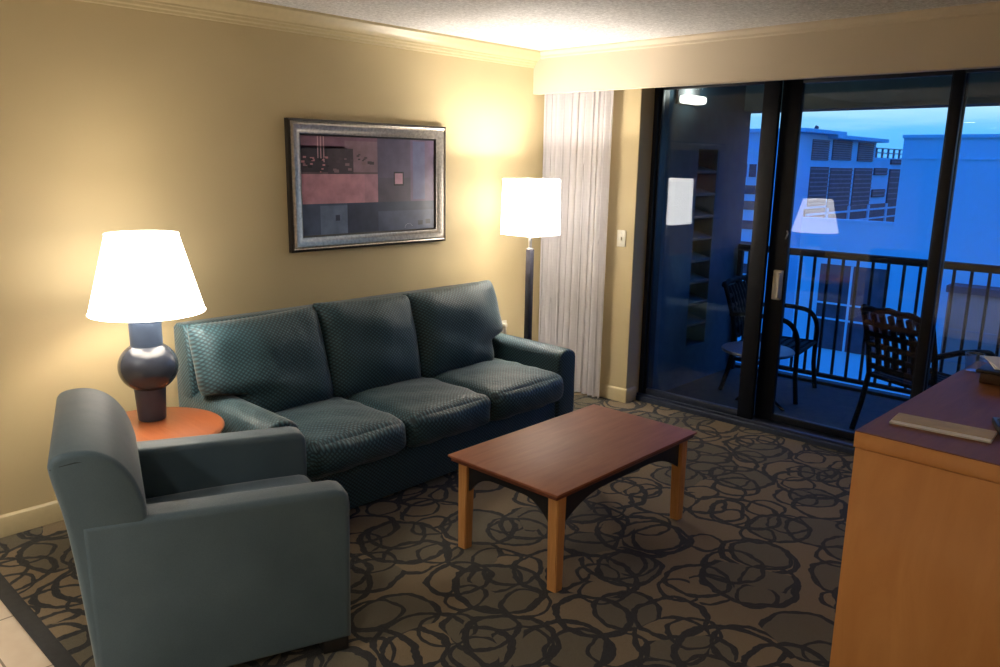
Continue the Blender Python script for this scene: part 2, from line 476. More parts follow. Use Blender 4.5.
# baseboards
bb = [(0, 0), (.016, 0), (.016, .078), (.012, .090), (.004, .098), (0, .1)]
struct(MB().poly_prism(bb, lambda u, v, t: (u, t, v), -8.1, .195).build('baseboard_left', 'trim', angle=25))
struct(MB().poly_prism(bb, lambda u, v, t: (t, .195 - u, v), .016, .797).build('baseboard_window', 'trim', angle=25))
struct(MB().poly_prism(bb, lambda u, v, t: (.785 + u * .8, t, v), .185, .31).build('baseboard_jamb', 'trim', angle=25))

# ------------------------------------------------------------------ sliding glass door
fr = struct(MB().use('bronze_sill').box(.785, 3.65, .305, .52, -.12, .030, .004).box(.785, 3.65, .332, .352, .03, .046, .002)
            .box(.785, 3.65, .468, .488, .03, .046, .002)
            .use('bronze').box(.780, .815, .355, .50, .03, 2.27, .003).box(.78, 3.65, .355, .50, 2.222, 2.27, .003)
            .build('trim_3', smooth=False))
def panel(name, x0, x1, y, ls, rs, zb=.034, zt=2.225, th=.034, bot=.045):
    root = bpy.data.objects.new(name, None); COL.objects.link(root); root['kind'] = 'structure'
    a, b = y - th / 2, y + th / 2
    MB().box(x0, x0 + ls, a, b, zb, zt, .004).build('stile', 'bronze', root, angle=30)
    MB().box(x1 - rs, x1, a, b, zb, zt, .004).build('stile', 'bronze', root, angle=30)
    MB().box(x0 + ls, x1 - rs, a, b, zb, zb + bot, .004).build('bottom_rail', 'bronze_sill' if name.startswith('window') else 'bronze', root, angle=30)
    MB().box(x0 + ls, x1 - rs, a, b, zt - .05, zt, .004).build('top_rail', 'bronze', root, angle=30)
    MB().box(x0 + ls - .004, x1 - rs + .004, y - .003, y + .003, zb + bot - .004, zt - .046).build('glass_pane', 'glass', root, smooth=False)
    return root
panel('window_1', .815, 1.655, .40, .016, .105)
d = panel('door_1', -.509, .509, 0, .125, .078, bot=.05)
d.location = (2.146, .470, 0); d.rotation_euler = (0, 0, radians(-.85))   # sits a little askew in its track
panel('window_2', 2.600, 3.60, .40, .055, .06)
h = MB().use('handle').box(-.454, -.394, -.041, -.015, .845, 1.035, .006).box(-.418, -.396, -.070, -.036, .86, 1.02, .008)
h.build('handle', None, d)
MB().use('silver_metal').tube([(-.404, -.016, 1.235), (-.394, -.025, 1.25), (-.388, -.025, 1.27), (-.398, -.016, 1.285)], .005).build('latch', None, d)

# curtain: one gathered sheer panel
def curtain():
    mb = MB(); n, mz = 220, 30; th = .0015
    V = {}
    for i in range(n + 1):
        s = i / n
        for k in range(mz + 1):
            z = .012 + (2.33 - .012) * k / mz
            low = 1 - k / mz
            x = .005 + (.600 - .010 * low) * s + .012 * low * sin(9 * s)
            ph = 2 * pi * 10.5 * (s + .02 * sin(7 * s) + .006 * low * sin(19 * s))
            amp = .024 + .010 * sin(5 * s + 1) + .006 * low
            y = .125 + amp * sin(ph) + .007 * sin(2.3 * ph + 2 * low)
            x += .010 * sin(ph * 2 + .6)
            V[i, k] = mb.bm.verts.new((x, y, z))
    for i in range(n):
        for k in range(mz):
            mb.bm.faces.new((V[i, k], V[i + 1, k], V[i + 1, k + 1], V[i, k + 1]))
    root = thing('curtain', 'sheer white curtain hanging in pleats behind the floor lamp', 'curtain')
    c = mb.build('curtain_panel', 'curtain', root, angle=180)
    return root
curtain()

def plate(name, label, cat, loc, rz, kind):
    """wall plate facing local -y"""
    r = thing(name, label, cat, loc, rz)
    MB().box(-.036, .036, -.007, 0, -.058, .058, .003).build('cover_plate', 'plate', r)
    if kind == 'switch':
        MB().box(-.006, .006, -.018, -.006, -.012, .012, .002, rot=Matrix.Rotation(radians(18), 3, 'X')).build('toggle', 'plate', r)
        for z in (-.038, .038): MB().lathe([(.003, 0), (.003, .0015)], (0, 0, 0), 10).build('screw', 'silver_metal', r).matrix_local = Matrix.Translation((0, -.0065, z)) @ Matrix.Rotation(pi / 2, 4, 'X')
    else:
        for z in (-.026, .026):
            MB().box(-.017, .017, -.010, -.006, z - .017, z + .017, .003).build('socket', 'handle', r)
        MB().box(-.014, .014, -.035, -.009, .014, .040, .004).build('plug', 'plate', r)
    return r
plate('light_switch', 'ivory toggle light switch on the wall between curtain and sliding door', 'light switch', (.684, .195, 1.172), 0, 'switch')
plate('wall_outlet', 'ivory wall outlet with a plug in it, peeking out beside the sofa', 'outlet', (.0, -.275, .49), pi / 2, 'outlet')

# ------------------------------------------------------------------ picture
def picture():
    r = thing('framed_picture', 'abstract print in wide silver frame hanging above the sofa', 'picture', (0, -1.452, 1.530))
    W, H_ = .578, .362        # half sizes
    prof = [(0, .002, 'd'), (0, .030, 'd'), (.014, .036, 'd'), (.020, .033, 's'), (.030, .040, 's'), (.050, .036, 's'), (.066, .026, 's'), (.078, .024, 's'), (.082, .020, 'd'), (.088, .014, 'd')]
    def ring(d): return [(-W + d, -H_ + d), (W - d, -H_ + d), (W - d, H_ - d), (-W + d, H_ - d)]
    outer, face = MB(), MB()
    for (d0, h0, m0), (d1, h1, m1) in zip(prof, prof[1:]):
        mb = face if m1 == 's' else outer
        A, B = ring(d0), ring(d1)
        for i in range(4):
            j = (i + 1) % 4
            vs = [mb.bm.verts.new((h, a[0], a[1])) for h, a in ((h0, A[i]), (h0, A[j]), (h1, B[j]), (h1, B[i]))]
            mb.bm.faces.new(vs)
    outer.box(.001, .004, -W + .001, W - .001, -H_ + .001, H_ - .001)
    outer.build('frame_edge', 'frame_dark', r, angle=20)
    face.build('frame_moulding', 'frame_silver', r, angle=25)
    # artwork: flat blocks of colour on one printed sheet, a window reflection coloured in
    aw, ah = W - .086, H_ - .086
    art = MB()
    cols = {}
    def rect(u0, v0, u1, v1, c, lvl):
        key = 'art_%d_%d_%d' % c
        if key not in M: M[key] = simple(key, tuple(min(.9, 1.45 * q) for q in lin(*c)), .42, var=.20, nscale=14, coat=.15, coat_rough=.08)
        art.use(key)
        y0, y1 = -aw + 2 * aw * u0, -aw + 2 * aw * u1; z1, z0 = ah - 2 * ah * v0, ah - 2 * ah * v1
        h = .0125 + lvl * .00025
        f = art.bm.faces.new([art.bm.verts.new(p) for p in ((h, y0, z0), (h, y1, z0), (h, y1, z1), (h, y0, z1))]); f.material_index = art.cur
    rect(0, 0, 1, 1, (74, 66, 84), 0)
    rect(0, 0, .54, .12, (106, 78, 96), 1); rect(0, .10, .54, .42, (84, 70, 76), 1)
    rect(0, .12, .18, .36, (50, 44, 52), 2); rect(.18, .12, .36, .38, (62, 54, 62), 2)
    rect(.30, .04, .54, .36, (116, 94, 106), 1.5)
    rect(0, .38, .54, .68, (158, 116, 130), 2); rect(.44, .38, .54, .68, (148, 110, 124), 3)
    rect(0, .68, .31, 1, (64, 76, 100), 2); rect(.12, .70, .31, 1, (88, 102, 128), 3)
    rect(.31, .68, 1, 1, (46, 52, 72), 2); rect(.54, .78, 1, 1, (60, 68, 92), 3)
    rect(.54, 0, .80, .42, (72, 64, 84), 1); rect(.80, 0, 1, .70, (88, 72, 98), 1); rect(.82, .02, .92, .66, (80, 82, 116), 2)  # bluish strip at the right: window reflection put into the colour
    rect(.54, .42, .80, .78, (64, 58, 72), 1.5)
    rect(.664, .355, .744, .505, (26, 20, 24), 4); rect(.673, .372, .735, .488, (160, 122, 138), 5)
    for u in (.112, .132, .152): rect(u, 0, u + .006, .22 + (u - .11), (168, 138, 146), 4)
    for k in range(26):
        u = random.uniform(.0, .17); v = random.uniform(.2, .36); s = random.uniform(.01, .03)
        rect(u, v, u + s, v + s * .9, random.choice([(30, 28, 34), (40, 36, 42), (160, 112, 118), (120, 92, 100)]), 4 + k * .05)
    for k in range(22):
        u = random.uniform(.2, .5); v = random.uniform(.13, .34); s = random.uniform(.012, .035)
        rect(u, v, min(.54, u + s), v + s * .9, random.choice([(56, 50, 56), (70, 60, 68), (112, 90, 98)]), 4 + k * .05)
    rect(.225, .80, .255, .86, (46, 54, 76), 5); rect(.86, .90, .90, .95, (30, 30, 42), 5); rect(.925, .89, .965, .94, (30, 30, 42), 5)
    for k in range(8):
        a0 = pi * k / 8; rect(.78 - .03 * cos(a0), .965 - .03 * sin(a0) * 1.3, .784 - .03 * cos(a0), .972 - .03 * sin(a0) * 1.3, (150, 150, 170), 5)
    art.build('art_print', None, r, smooth=False)
picture()

# ------------------------------------------------------------------ sofa
def sofa():
    r = thing('sofa', 'long dark teal three-seat sofa in diamond-woven fabric below the picture', 'sofa', (0, -1.68, 0))
    L = 1.08
    MB().box(.10, .915, -L + .02, L - .02, .02, .262, .018).build('base', 'quilt', r)
    # back frame behind the cushions
    bp = [(.085, .04), (.26, .04), (.26, .60), (.225, .868), (.205, .885), (.115, .885), (.090, .868)]
    MB().poly_prism(bp, lambda u, v, t: (u, t, v), -L + .004, L - .05, .02).build('back_frame', 'quilt', r)
    for sgn in (-1, 1):
        ap = []
        hw = .085
        for k in range(9):
            a = pi * k / 8; ap.append((hw * cos(a) * 1.0, .505 + .055 * sin(a)))
        ap = [(hw, .02)] + ap + [(-hw, .02)]
        cy = sgn * (L - hw)
        MB().poly_prism(ap, lambda u, v, t: (t, cy + u, v + (.012 * (1 - t / .93) if v > .3 else 0)), .10, .935, .02).build('armrest', 'quilt', r)
    inn = L - .172; es = [-inn, -.325, .270, inn]
    for k in range(3):
        cy = (es[k] + es[k + 1]) / 2; w = es[k + 1] - es[k]
        MB().rcush((.680, cy, .350), (.320, w / 2 - .003, .089), .055, (.034, .006, .026), 20, wr=.0035, seed=k).build('seat_cushion', 'quilt', r, angle=180)
    tilt = Matrix.Rotation(radians(-15), 3, 'Y')
    sm = lambda a, b, t: (lambda q: q * q * (3 - 2 * q))(max(0, min(1, (t - a) / (b - a))))
    edges = [-1.085, -.405, .220, .945]
    for k in range(3):
        y0, y1 = edges[k], edges[k + 1]
        W = y1 - y0; cy = (y0 + y1) / 2
        ear = .165
        umin = (lambda v: -1 + 2 * ear / W * (1 - sm(-.42, -.26, v))) if k == 0 else None
        umax = (lambda v: 1 - 2 * (ear - .05) / W * (1 - sm(-.42, -.26, v))) if k == 2 else None
        Hh = [.530, .540, .542][k]
        rz = Matrix.Rotation(radians([1.0, -2.5, 1.0][k]), 3, 'X') if k != 1 else Matrix.Rotation(radians(-2.0), 3, 'X')
        MB().pillow((.365, cy, .400 + Hh / 2 - .01), W + .02, Hh, [.27, .26, .27][k], tilt @ rz, umin, umax, wr=.011, seed=10 + k, backflat=.7).build('back_cushion', 'quilt', r, angle=60)
    return r
sofa()

# ------------------------------------------------------------------ armchair
def armchair():
    r = thing('armchair', 'grey teal fabric armchair with square arms, seen from its side', 'armchair', (1.307, -3.233, 0), radians(70))
    # local: +x forward, +y the far side (away from the photo)
    for sy in (-1, 1):
        y0, y1 = (-.37, -.25) if sy < 0 else (.25, .37)
        pts = [(-.362, .045), (.425, .045), (.432, .545), (.428, .575), (.412, .592), (.385, .600), (0, .612), (-.33, .624), (-.372, .624)]
        mb = MB().poly_prism(pts, lambda u, v, t: (u, t, v), y0, y1, .022, 4)
        mb.build('armrest', 'chair', r, angle=50)
    # back: raked slab, rounded over at the top
    bp = [(-.360, .05), (-.24, .05), (-.180, .60), (-.205, .72), (-.235, .78), (-.270, .820), (-.315, .845), (-.364, .852), (-.412, .846), (-.434, .828), (-.438, .80), (-.398, .60)]
    for _ in range(2):      # round the upper outline off
        q = []
        for (a, b), (c, d) in zip(bp, bp[1:] + bp[:1]):
            if b < .1 and d < .1: q += [(a, b), (c, d)]
            elif b < .1: q += [(.25 * a + .75 * c, .25 * b + .75 * d)]
            elif d < .1: q += [(.75 * a + .25 * c, .75 * b + .25 * d)]
            else: q += [(.75 * a + .25 * c, .75 * b + .25 * d), (.25 * a + .75 * c, .25 * b + .75 * d)]
        bp = q
    MB().poly_prism(bp, lambda u, v, t: (u, t, v), -.366, .366, .018, 3).build('backrest', 'chair', r, angle=50)
    # seams on the outer sides of the back
    MB().tube([(-.430, -.3605, .806), (-.405, -.364, .814), (-.365, -.3645, .820), (-.315, -.362, .816)], .0025, 6).build('seam', 'seam', r)
    MB().box(-.30, .40, -.25, .25, .05, .30, .015).build('seat_base', 'chair', r)
    MB().rcush((.105, 0, .365), (.325, .248, .075), .045, (.012, 0, .022), 18).build('seat_cushion', 'chair', r, angle=180)
    for sx in (-.30, .37):
        for sy in (-.33, .33):
            MB().box(sx - .045, sx + .045, sy - .03, sy + .03, 0, .048, .004).build('foot', 'black_foot', r)
armchair()

# ------------------------------------------------------------------ end table
def end_table():
    r = thing('end_table', 'small round end table with orange wood top between armchair and sofa', 'side table', (.53, -3.08, 0))
    MB().lathe([(0.2812, 0.4985), (0.2978, 0.5025), (0.305, 0.5115), (0.305, 0.5215), (0.2978, 0.5285), (0.2937, 0.53), (0, 0.53)], seg=64, cap=False).lathe([(0, .522), (0.2812, 0.4985)], seg=64, cap=False).build('table_top', 'side_top', r, angle=35)
    MB().lathe([(0.2709, 0.4815), (0.2875, 0.4845), (0.2875, 0.499), (0.2068, 0.499)], seg=64).build('edge_band', 'black_wood', r, angle=35)
    MB().lathe([(.045, .03), (.04, .08), (.04, .45), (0.06204, 0.4815)], seg=24).build('column', 'black_wood', r)
    MB().lathe([(.20, 0), (.20, .015), (.17, .03), (.05, .04)], seg=40).build('base', 'black_wood', r, angle=30)
end_table()

# ------------------------------------------------------------------ table lamp
LX, LY, LZ = .418, -3.020, .53
def table_lamp():
    r = thing('table_lamp', 'lit table lamp with slate globe base and white cone shade on the end table', 'lamp', (LX, LY, LZ))
    MB().lathe([(.050, 0), (.056, .002), (.058, .006), (.066, .150), (.067, .160), (.06, .163), (0, .163)], seg=48).build('base', 'lamp_neck', r, angle=30)
    pr = []
    for k in range(33):
        a = -pi / 2 + .56 + (pi - 1.12) * k / 32
        pr.append((.124 * cos(a), .243 + .114 * sin(a)))
    MB().lathe(pr, seg=64).build('globe', 'lamp_body', r, angle=50)
    MB().lathe([(.060, .335), (.066, .338), (.067, .515), (.064, .518), (.0, .518)], seg=48).build('neck', 'lamp_neck', r, angle=30)
    MB().lathe([(.012, .515), (.012, .58), (.020, .582), (.020, .61)], seg=16).build('socket', 'brass', r, angle=30)
    b = []
    for k in range(13):
        a = -pi / 2 + pi * k / 12; b.append((max(.001, .031 * cos(a)), .642 + .036 * sin(a)))
    MB().lathe(b, seg=20).build('bulb', 'bulb', r)
    z0, z1, r0, r1 = .487, .824, .236, .146
    t = .0025
    sh = MB().lathe([(r0, z0), (r1, z1), (r1 - t, z1), (r0 - t, z0), (r0, z0)], seg=72, cap=False).build('lamp_shade', 'shade', r, angle=30)
    sh.location = (.004, .015, 0)   # the shade sits a little off centre
    for rr, z in ((r0, z0), (r1, z1)):
        pts = [(rr * cos(2 * pi * k / 60), rr * sin(2 * pi * k / 60), z) for k in range(61)]
        MB().tube(pts, .003, 6, cap=False).build('rim', 'shade', sh)
    sp = MB()
    for k in range(3):
        a = 2 * pi * k / 3 + .3; sp.tube([(.01 * cos(a), .01 * sin(a), z1 - .03), ((r1 - .003) * cos(a), (r1 - .003) * sin(a), z1 - .004)], .002, 6)
    sp.tube([(0, 0, .58), (.045, 0, .65), (.035, 0, .74), (0, 0, z1 - .03)], .002, 6)
    sp.lathe([(.008, z1 - .034), (.008, z1 - .026), (.004, z1 - .01), (.006, z1 + .005)], seg=12)
    sp.build('spider', 'brass', sh)
table_lamp()
def point(name, loc, power, col, rad):
    l = bpy.data.lights.new(name, 'POINT'); l.energy = power; l.color = col; l.shadow_soft_size = rad
    o = bpy.data.objects.new(name, l); COL.objects.link(o); o.location = loc; return o
WARM = (1, .88, .72)
point('table_lamp_glow', (LX, LY, LZ + .642), 12, WARM, .05)

# ------------------------------------------------------------------ floor lamp
FX, FY = .40, -.452
def floor_lamp():
    r = thing('floor_lamp', 'lit floor lamp with white square shade on dark pole in the room corner', 'lamp', (FX, FY, 0))
    MB().box(-.13, .13, -.13, .13, 0, .022, .004).build('base', 'pole', r, angle=30)
    MB().box(-.020, .020, -.020, .020, .02, 1.115, .003, rot=Matrix.Rotation(radians(0), 3, 'Z')).build('pole', 'pole', r, angle=30)
    MB().lathe([(.022, 1.112), (.022, 1.122), (.012, 1.124), (.012, 1.38), (.018, 1.382), (.018, 1.43)], seg=20).build('stem', 'silver_metal', r, angle=30)
    b = []
    for k in range(13):
        a = -pi / 2 + pi * k / 12; b.append((max(.001, .031 * cos(a)), 1.46 + .036 * sin(a)))
    MB().lathe(b, seg=20).build('bulb', 'bulb', r)
    z0, z1, a, c, t = 1.212, 1.575, .140, .134, .003
    mb = MB()
    rings = []
    for (h, z) in ((a, z0), (c, z1), (c - t, z1), (a - t, z0)):
        rings.append([mb.bm.verts.new((sx * h, sy * h, z)) for sx, sy in ((-1, -1), (1, -1), (1, 1), (-1, 1))])
    for i in range(4):
        A, B = rings[i], rings[(i + 1) % 4]
        for k in range(4): mb.bm.faces.new((A[k], A[(k + 1) % 4], B[(k + 1) % 4], B[k]))
    sh = mb.build('lamp_shade', 'shade_floor', r, smooth=False)
    sp = MB()
    for sx, sy in ((-1, -1), (1, 1), (1, -1), (-1, 1)): sp.tube([(0, 0, z0 + .02), (sx * (a - .004), sy * (a - .004), z0 + .006)], .002, 6)
    sp.build('spider', 'silver_metal', sh)
floor_lamp()
point('floor_lamp_glow', (FX, FY, 1.46), 54, (1, .92, .82), .05)

# ------------------------------------------------------------------ coffee table
def coffee_table():
    r = thing('coffee_table', 'low coffee table with reddish wood top, honey legs and black arched aprons', 'coffee table', (1.790, -1.684, 0))
    hx, hy, zt = .3065, .5285, .437
    MB().box(-hx, hx, -hy, hy, zt - .012, zt, .004).build('table_top', 'cherry', r, angle=35)
    MB().box(-hx + .010, hx - .010, -hy + .010, hy - .010, zt - .030, zt - .012, .004).build('top_edge', 'cherry_edge', r, angle=35)
    lx, ly, w = .281, .489, .054
    for sx in (-1, 1):
        for sy in (-1, 1):
            x1, y1 = sx * lx, sy * ly
            mb = MB(); x0, y0 = x1 - sx * w, y1 - sy * w
            tp = .008
            A = [mb.bm.verts.new(p) for p in ((x0 + sx * tp, y0 + sy * tp, 0), (x1, y0 + sy * tp, 0), (x1, y1, 0), (x0 + sx * tp, y1, 0))]
            B = [mb.bm.verts.new(p) for p in ((x0, y0, zt - .030), (x1, y0, zt - .03), (x1, y1, zt - .03), (x0, y1, zt - .03))]
            fs = [mb.bm.faces.new(A), mb.bm.faces.new(B)] + [mb.bm.faces.new((A[k], A[(k + 1) % 4], B[(k + 1) % 4], B[k])) for k in range(4)]
            bmesh.ops.recalc_face_normals(mb.bm, faces=fs)
            bmesh.ops.bevel(mb.bm, geom=[e for e in mb.bm.edges if abs(e.verts[0].co.z - e.verts[1].co.z) > .1], offset=.004, segments=2, affect='EDGES')
            mb.build('leg', 'maple_leg', r, angle=30)
    def apron(half, fn):
        n = 24; lo = []
        for k in range(n + 1):
            s = -half + 2 * half * k / n
            q = abs(s) / half
            lo.append((s, zt - .030 - (.048 + .085 * max(0, (q - .35) / .65) ** 2.2)))
        pts = [(-half, zt - .030)] + lo + [(half, zt - .030)]
        MB().poly_prism(pts, fn, -.008, .008).build('apron', 'black_wood', r, angle=30)
    for sx in (-1, 1): apron(ly - w, lambda u, v, t, sx=sx: (sx * (lx - .022) + t, u, v))
    for sy in (-1, 1): apron(lx - w, lambda u, v, t, sy=sy: (u, sy * (ly - .022) + t, v))
coffee_table()

# ------------------------------------------------------------------ desk cabinet on the right
DZ = .90
def desk():
    r = thing('desk', 'orange wood desk cabinet with dark red-brown top by the right edge', 'desk', (3.082, -2.020, 0), radians(-1.6))
    w, l = .50, 1.30
    MB().use('maple').box(0, w, 0, l, DZ - .052, DZ - .003, .003).use('desk_top').box(.0015, w, .0015, l, DZ - .003, DZ).build('top_slab', None, r, angle=30)
    MB().box(.004, w - .006, .006, .028, .0, DZ - .055, .002).build('side_panel', 'maple', r, angle=30)
    MB().box(.004, w - .006, l - .03, l - .008, .0, DZ - .055, .002).build('side_panel', 'maple', r, angle=30)
    MB().box(.03, w - .01, .03, l - .03, .06, .09).box(w - .03, w - .01, .03, l - .03, .09, DZ - .055).build('carcass', 'maple', r, smooth=False)
    n = 3; dw = (l - .06) / n
    for k in range(n):
        y0 = .03 + k * dw
        for z0, z1 in ((.09, .36), (.366, .60), (.606, .84)):
            f = MB().box(.006, .026, y0 + .003, y0 + dw - .003, z0, z1, .003).build('drawer', 'maple', r, angle=30)
            MB().box(-.018, -.010, y0 + dw / 2 - .05, y0 + dw / 2 + .05, z1 - .06, z1 - .048, .003).box(-.012, .008, y0 + dw / 2 - .045, y0 + dw / 2 - .038, z1 - .058, z1 - .05).box(-.012, .008, y0 + dw / 2 + .038, y0 + dw / 2 + .045, z1 - .058, z1 - .05).build('handle', 'silver_metal', f, angle=30)
desk()
# things on the desk
r = thing('folded_card', 'long tan card folder with white edge lying on the desk', 'folder', (3.267, -1.806, DZ), radians(4))
MB().box(-.138, .138, -.056, .056, 0, .006, .001).build('page', 'paper', r, smooth=False)
MB().box(-.136, .138, -.030, .056, .006, .009, .001, rot=Matrix.Rotation(radians(1.2), 3, 'X'), piv=(0, .056, .004)).build('cover', 'tan_paper', r, smooth=False)

r = thing('desk_tray', 'black leatherette tray with brown side at the far end of the desk', 'tray', (3.385, -.985, DZ), radians(-2))
MB().box(-.17, .17, -.135, .135, 0, .040, .006).build('body', 'brown_leather', r, angle=30)
MB().box(-.182, .182, -.148, .148, .040, .054, .006).build('lid', 'black_leather', r, angle=30)
def papers(loc, rz, lab):
    q = thing('paper_stack', lab, 'papers', loc, rz)
    MB().box(-.108, .108, -.14, .14, 0, .004).build('sheet', 'paper', q, smooth=False)
    MB().box(-.108, .108, -.14, .14, .004, .008, rot=Matrix.Rotation(radians(7), 3, 'Z')).build('sheet', 'paper', q, smooth=False)
papers((3.345, -.935, DZ + .054), radians(-70), 'white papers lying on the black desk tray')
q = thing('drinking_glass', 'small clear plastic cup on the desk next to the black tray', 'cup', (3.150, -.93, DZ))
MB().lathe([(.026, 0), (.034, .072), (.0325, .072), (.0245, .004), (.001, .004)], seg=28, cap=False).lathe([(.001, 0), (.026, 0)], seg=28, cap=False).build('cup_body', 'cup_glass', q, angle=30)
q = thing('remote_control', 'black remote control on the desk, cut by the right picture edge', 'remote', (3.408, -1.685, DZ), radians(20))
MB().box(-.023, .023, -.075, .075, 0, .020, .005).build('body', 'black_plastic', q, angle=30)
for k in range(4):
    for j in range(2): MB().box(-.014 + j * .018, -.004 + j * .018, -.05 + k * .03, -.038 + k * .03, .0195, .0225, .001).build('button', 'grey_rubber', q)

# ------------------------------------------------------------------ kitchen downlights behind the camera
def spot(loc, power, col, size=2.7, blend=1.0):
    l = bpy.data.lights.new('downlight_beam', 'SPOT'); l.energy = power; l.color = col; l.spot_size = size; l.spot_blend = blend; l.shadow_soft_size = .06
    o = bpy.data.objects.new('downlight_beam', l); COL.objects.link(o); o.location = loc
DOWN = [(1.37, -6.35, 'recessed kitchen ceiling downlight nearest the back wall, left of its row'), (3.9, -6.35, 'recessed kitchen ceiling downlight nearest the back wall, right of its row'),
        (1.42, -4.95, 'recessed kitchen ceiling downlight just behind the tiled edge, left of its row'), (3.3, -4.95, 'recessed kitchen ceiling downlight just behind the tiled edge, right of its row')]
for x, y, lab in DOWN:
    q = thing('downlight', lab, 'downlight', (x, y, 2.2), 0, 'kitchen downlights')
    MB().lathe([(.075, 0), (.092, 0), (.090, -.006), (.074, -.004)], seg=32, cap=False).build('trim_ring', 'plate', q, angle=30)
    MB().lathe([(.001, -.001), (.074, -.001)], seg=32, cap=False).build('lens', 'downlight', q, smooth=False)
    spot((x, y, 2.185), 54, (1, .93, .82))

# ------------------------------------------------------------------ balcony
struct(MB().box(.3, 4.4, .52, 1.86, -.20, -.015).box(.3, 4.4, 1.78, 1.86, -.015, .012, .004).build('floor_balcony', 'balcony_floor', smooth=False))
struct(MB().box(.3, 4.4, .52, 1.90, 2.34, 2.55).box(.3, 4.4, 1.64, 1.90, 2.105, 2.34).build('ceiling_balcony', 'balcony_wall', smooth=False))
struct(MB().box(4.2, 4.4, .52, 1.9, -.2, 2.5).build('wall_balcony_right', 'balcony_wall', smooth=False))
# left side wall with a tall column of slots
sy0, sy1, sz0, sz1 = .97, 1.265, .285, 1.80
w = MB().box(.55, .80, .52, sy0, -.2, 2.34).box(.55, .80, sy1, 1.76, -.2, 2.34).box(.55, .80, sy0, sy1, -.2, sz0).box(.55, .80, sy0, sy1, sz1, 2.34).box(.55, .62, sy0, sy1, sz0, sz1)
wb = struct(w.build('wall_balcony', 'balcony_wall', smooth=False))
ns = 9; ph = (sz1 - sz0) / ns
for k in range(1, ns):
    z = sz0 + ph * k
    MB().box(.62, .797, sy0, sy1, z - .010, z + .010, 0, rot=Matrix.Rotation(radians(14), 3, 'Y'), piv=(.797, (sy0 + sy1) / 2, z)).build('slot_board', 'balcony_slot', wb, smooth=False)

def railing():
    r = thing('balcony_railing', 'dark metal railing with upright balusters along the balcony edge', 'railing', (2.5, 1.735, 0))
    MB().box(-1.695, 1.7, -.03, .03, 1.000, 1.052, .008).build('top_rail', 'rail', r, angle=30)
    MB().box(-1.695, 1.7, -.018, .018, .060, .092, .004).build('bottom_rail', 'rail', r, angle=30)
    k = 0; x = -1.60
    while x < 1.7:
        MB().box(x - .009, x + .009, -.009, .009, .09, 1.002).build('baluster', 'rail', r, smooth=False)
        x += .1085
    for x in (-1.675, 1.68):
        MB().box(x - .02, x + .02, -.02, .02, -.015, 1.002, .003).build('post', 'rail', r, angle=30)
railing()

def balcony_chair(loc, rz, label, grp):
    r = thing('balcony_chair', label, 'chair', loc, rz, grp)
    # local: faces +x, seat at .41
    t = .0175
    arc = lambda a, b, c, n=8: [tuple((1 - s) ** 2 * a[i] + 2 * s * (1 - s) * b[i] + s * s * c[i] for i in range(3)) for s in [k / n for k in range(n + 1)]]
    for sy in (-1, 1):
        # back leg running up into the back post
        MB().tube([(-.30, sy * .25, 0), (-.25, sy * .245, .18), (-.215, sy * .24, .38), (-.245, sy * .245, .58), (-.315, sy * .25, .80), (-.335, sy * .235, .835)], [t, t, t, t, t, .018]).build('back_post', 'cast', r)
        # arm sweeping forward and down as the front leg
        MB().tube([(-.265, sy * .25, .60), (-.10, sy * .285, .625), (.06, sy * .295, .62)] + arc((.14, sy * .293, .61), (.235, sy * .29, .59), (.25, sy * .275, .45)) + [(.248, sy * .262, .36), (.25, sy * .26, .2), (.275, sy * .27, 0)], t).build('arm', 'cast', r)
    s = MB()
    for y in [-.22 + .055 * k for k in range(9)]: s.box(-.205, .245, y - .016, y + .016, .363, .371)
    for x in [-.19 + .055 * k for k in range(8)]: s.box(x - .016, x + .016, -.235, .235, .370, .377)
    for y in (-.245, .245): s.tube([(-.21, y, .370), (.25, y * 1.03, .370)], .014)
    for x in (-.21, .25): s.tube([(x, -.245, .370), (x, .245, .370)], .014)
    s.build('seat', 'cast', r, angle=30)
    # woven lattice back
    b = MB()
    def bp(v): # v 0..1 up the back
        z = .415 + .385 * v; x = -.222 - .03 * v - .075 * v * v
        return x, z
    ys = [-.165 + .066 * k for k in range(6)]
    for i, y in enumerate(ys):
        pts = []
        for k in range(13):
            v = k / 12; x, z = bp(v)
            pts.append((x + .004 * sin(pi * (k + i)), y, z))
        b.tube(pts, .0195, 6)
    for j in range(5):
        v = .06 + j * .19
        pts = []
        for k in range(13):
            y = -.235 + .47 * k / 12; x, z = bp(v)
            pts.append((x - .012 * (1 - (y / .235) ** 2) + .006 * sin(pi * k / 1.6 + j * pi), y, z))
        b.tube(pts, .0195, 6)
    x, z = bp(1.03)
    b.tube([(x - .010 * (1 - (y / .25) ** 2), y, z + .02 * (1 - (y / .25) ** 2) + .006 * sin(40 * y)) for y in [-.245 + .49 * k / 14 for k in range(15)]], .020, 8)
    b.build('woven_back', 'cast', r, angle=60)
    return r
GRP = 'woven-back balcony chairs'
balcony_chair((2.50, 1.01, -.015), radians(66), 'dark balcony chair seen from behind, woven back toward the sliding door', GRP)
balcony_chair((1.34, 1.34, -.015), radians(8), 'dark balcony chair behind the round table, woven back toward the slotted wall', GRP)
